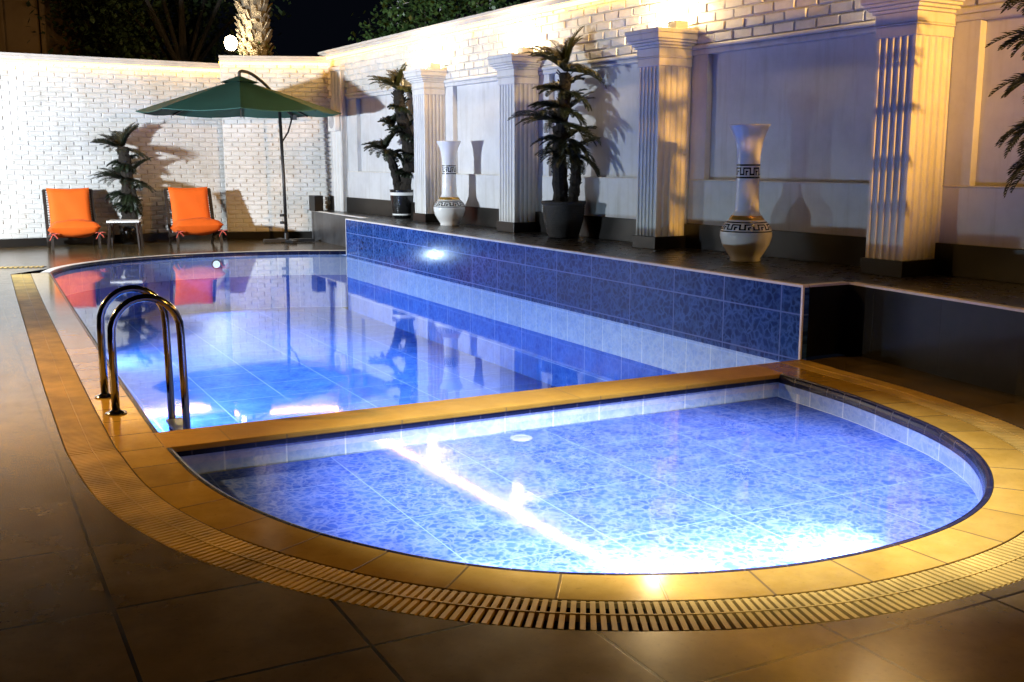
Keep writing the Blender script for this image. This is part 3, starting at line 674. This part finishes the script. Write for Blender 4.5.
# ------------------------------------------------------------------ floor drain and underwater lamps
mb = MB(); mb.lathe([(.062, 0), (.062, .006), (.045, .010), (.04, .006), (.02, .008), (.0, .008)], 28)
o = mb.build('floor_drain', M['grey'], smooth=False, loc=(.05, 5.62, ZF)); tag(o, 'round pale drain cover on the floor of the small pool', 'drain')
def pool_lamp(label, p, dirv, power, r=.07, wide=0):
    d = Vector((*dirv, 0)).normalized(); t = thing('pool_lamp', label, 'pool lamp', p, math.atan2(d.y, d.x)-math.pi/2, 'underwater pool lamps')
    mb = MB(); mb.lathe([(r, 0), (r*.98, .012), (r*.8, .016)], 24); o = mb.build('bezel', M['steel'], t); o.rotation_euler = (R(-90), 0, 0)
    mb = MB(); mb.lathe([(r*.78, .017), (r*.4, .022), (0, .024)], 24); o = mb.build('lens', M['lens'], t, smooth=True); o.rotation_euler = (R(-90), 0, 0)
    q = Vector(p)+d*.05
    if wide:                                       # flat wide beam of the lamps in the shallow basin
        o = lamp('pool_lamp_light', 'SPOT', q, power, (.95, .93, 1), q+d+Vector((0, 0, -.31)), spot_size=R(40), spot_blend=1., shadow_soft_size=.03); o.scale = (wide, 1, 1)
    else: lamp('pool_lamp_light', 'SPOT', q, power, (.66, .84, 1), q+d+Vector((0, 0, -.60)), spot_size=R(120), spot_blend=.9, shadow_soft_size=.05)
def inward(path, nor, pt, dz):
    i = min(range(len(path)), key=lambda k: (path[k]-Vector((pt[0], -pt[1], 0))).length); n = nor[i]; p = path[i]-n*.012
    wd = -(n.x*UD - n.y*VD); return uv(p.x, -p.y, dz), (wd.x, wd.y)
for pt, lab, pw in (((-2.70, -2.94), 'pool lamp under the near rim of the small pool', 560), ((-2.30, -3.60), 'second pool lamp under the near rim of the small pool, left', 90), ((-2.78, -2.2), 'third pool lamp under the near rim of the small pool, right', 440)):
    P3, dv = inward(near, nn, pt, -.082); pool_lamp(lab, P3, dv, pw, .04, 4)
for u_ in (1.7, 3.9, 6.6):  # the first is added to brighten the floor near the bar
    P3, dv = inward(near, nn, (u_, -4.2), -.42)
    pool_lamp('pool lamp on the left side of the large pool' + (', added just beyond the ladder' if u_ < 2 else ', halfway along' if u_ < 4 else ', nearer the loungers'), P3, dv, 420 if u_ < 6 else 260)
P3, dv = inward(far, fn, (10.43, -1.75), -.16); pool_lamp('pool lamp at the far rounded end of the large pool', P3, dv, 140)

# ------------------------------------------------------------------ beyond the walls
t = thing('garden_lamp', 'glaring garden lamp above the back wall beside the palm trunk', 'lamp', (-5.29, 20.6, -.14))
mb = MB(); mb.tube([(0, 0, 0), (0, 0, 3.45)], .03, 10); mb.build('post', M['darkmetal'], t)
mb = MB(); mb.lathe([(.03, 3.42), (.06, 3.46), (.10, 3.50), (.10, 3.515), (.03, 3.52)], 20); mb.build('head', M['darkmetal'], t, smooth=True)
mb = MB(); mb.lathe([(.03, 3.521), (.085, 3.56), (.115, 3.63), (.115, 3.69), (.085, 3.76), (.0, 3.80)], 24); mb.build('globe', M['bulb'], t, smooth=True)
lamp('garden_lamp_light', 'POINT', (-5.29, 20.36, 3.54), 30, (1, .78, .48), shadow_soft_size=.08)
r = random.Random(21)
t = thing('palm_tree', 'thick palm trunk with rough bark rising behind the back wall', 'palm tree', (-5.0, 21.2, 0))
P = [(0, 0, 0), (0, 0, 2), (.03, 0, 4), (.02, 0, 6), (0, 0, 7.2)]; P = catmull3(P, 10)
mb = MB(); mb.tube(P, [.25+.02*math.sin(k*2.1) for k in range(len(P))], 16)
for row in range(52):
    z = 1.6+row*.105
    for k in range(9):
        a = 2*math.pi*(k+.5*(row % 2)+r.uniform(-.2, .2))/9; d = Vector((math.cos(a), math.sin(a), 0)); tg = Vector((-d.y, d.x, 0)); p = d*.235+Vector((.02, 0, z)); w = r.uniform(.05, .08); h = r.uniform(.08, .19); o_ = r.uniform(.04, .11)
        mb.hexa([p-tg*w, p+tg*w, p+tg*w+d*.03, p-tg*w+d*.03, p-tg*w*.6+d*o_+Vector((0, 0, h)), p+tg*w*.6+d*o_+Vector((0, 0, h)), p+tg*w*.6+d*(o_+.03)+Vector((0, 0, h)), p-tg*w*.6+d*(o_+.03)+Vector((0, 0, h))])
mb.build('trunk', M['palmbark'], t)
mb = MB()
for k in range(26): frond(mb, (0, 0, 7.2), k*2.4, r.uniform(-.1, 1.2), 2.2, 1.4, r, .35, 24)
mb.build('crown', M['leafA'], t)
mb = MB()
for k in range(500):
    a = r.uniform(0, 6.28); p = Vector((math.cos(a)*r.uniform(.2, .45), math.sin(a)*r.uniform(.2, .45), r.uniform(2.7, 3.7)-abs(r.gauss(0, .2)))); d = Vector((r.uniform(-1, 1), r.uniform(-1, 1), r.uniform(-.6, .8))).normalized(); s_ = d.cross(Vector((0, 0, 1))).normalized()*.02
    mb.face([p-s_, p+d*.05-s_, p+d*.08, p+s_])
mb.build('creeper', M['ivy'], t)
def leafmass(mb, n, cfun, size, r):
    for k in range(n):
        p = cfun(); d = Vector((r.uniform(-1, 1), r.uniform(-1, 1), r.uniform(-1, .6))).normalized(); s_ = d.cross(Vector((r.uniform(-.3, .3), r.uniform(-.3, .3), 1))).normalized(); L = size*r.uniform(.6, 1.3)
        mb.face([p, p+d*L*.5+s_*L*.32, p+d*L, p+d*L*.5-s_*L*.32])
def garden_tree(label, loc, h, rad, seed, n=5200, leaf=.16):
    r = random.Random(seed); t = thing('tree', label, 'tree', loc, 0, 'dark trees beyond the back wall')
    mb = MB(); mb.tube([(0, 0, 0), (.1, 0, h*.3), (-.05, .1, h*.6), (0, 0, h*.85)], [.16, .13, .09, .04], 10)
    cl = []
    for k in range(16):
        a = r.uniform(0, 6.28); q = Vector((math.cos(a)*rad*r.uniform(.3, .95), math.sin(a)*rad*r.uniform(.3, .95), h*r.uniform(.55, 1.0))); cl.append((q, rad*r.uniform(.22, .42))); mb.tube([(0, 0, h*.5), q*.6+Vector((0, 0, h*.22)), q], [.06, .04, .015], 6)
    mb.build('trunk', M['trunk'], t)
    def cf():
        q, s_ = cl[r.randrange(len(cl))]; return q+Vector((r.gauss(0, s_*.6), r.gauss(0, s_*.6), r.gauss(0, s_*.45)))
    mb = MB(); leafmass(mb, n, cf, leaf, r); mb.build('crown', M['tree'], t)
garden_tree('dark leafy tree behind the garden lamp', (-7.2, 24.0, 0), 6.2, 2.2, 4)
garden_tree('dim leafy tree between the brown building and the lamp', (-9.3, 26.5, 0), 6.6, 2.2, 6, 4200)
t = thing('house', 'dim brown building at the far left above the back wall', 'building', (-14.60, 25.0, 0), R(4))
mb = MB(); mb.box(-5, 3.72, 0, 6, 0, 9); mb.build('wall', M['stucco'], t, bevel=.02)
mb = MB(); mb.tube([(3.84, -.06, 0), (3.84, -.06, 9)], .06, 10); mb.build('drainpipe', M['stucco'], t)
mb = MB()
for x in (2.4, 2.9): mb.box(x, x+.06, -.04, 0, 0, 9)
mb.build('pilaster_strip', M['stucco'], t)
mb = MB(); mb.box(-5.2, 4.0, -.2, 6.2, 9, 9.25); mb.build('roof', M['stucco'], t)
# creeper hanging over the neighbour's fence behind the right wall
r = random.Random(31); t = thing('climbing_shrub', 'dense climbing shrub spilling over the fence above the white wall', 'shrub', wl(10.0, -.9, 2.6), RW)
def cf():
    s_ = r.uniform(-2.1, 2.6); top = 1.45-.10*max(0, s_-1.2)**2*3 + .12*math.sin(s_*5)
    return Vector((s_, r.gauss(0, .22), r.uniform(.3, max(.5, top))))
mb = MB(); leafmass(mb, 5200, cf, .10, r); mb.build('foliage', M['ivy'], t)
mb = MB()
for k in range(14): x = r.uniform(-2, 2.4); mb.tube([(x, 0, 0), (x+r.uniform(-.3, .3), 0, .6), (x+r.uniform(-.5, .5), 0, 1.2)], [.02, .015, .006], 6)
mb.build('stem', M['trunk'], t)
t = thing('fence', 'thin metal post fence behind the climbing shrub', 'fence', wl(7.6, -1.3, 2.2), RW)
for k in range(4):
    mb = MB(); mb.tube([(k*1.62, 0, -2.2), (k*1.62, 0, 2.6)], .022, 8); mb.build('post', M['grey'], t)
mb = MB()
for z in (.9, 1.8): mb.tube([(-.2, 0, z), (5.2, 0, z)], .008, 6)
mb.build('wire', M['grey'], t)
t = thing('awning', 'cream awning with a scalloped hem above the climbing shrub', 'awning', wl(10.2, -1.6, 4.12), RW)
mb = MB(); n = 14
for k in range(n):
    x = k*.14; pts = [(x, 0, .09)] + [(x+.07-.07*math.cos(math.pi*q/6), 0, .09-.09*math.sin(math.pi*q/6)) for q in range(1, 6)] + [(x+.14, 0, .09), (x+.14, 0, .6), (x, 0, .6)]
    mb.face(pts)
mb.build('valance', M['awn'], t)
mb = MB(); mb.hexa([(0, 0, .6), (n*.14, 0, .6), (n*.14, -1.6, 1.2), (0, -1.6, 1.2), (0, 0, .62), (n*.14, 0, .62), (n*.14, -1.6, 1.22), (0, -1.6, 1.22)]); mb.build('cover', M['awn'], t)
mb = MB()
for x in (.05, n*.14-.05): mb.tube([(x, -.05, -4.1), (x, -.05, .6)], .02, 8)
mb.build('post', M['grey'], t)
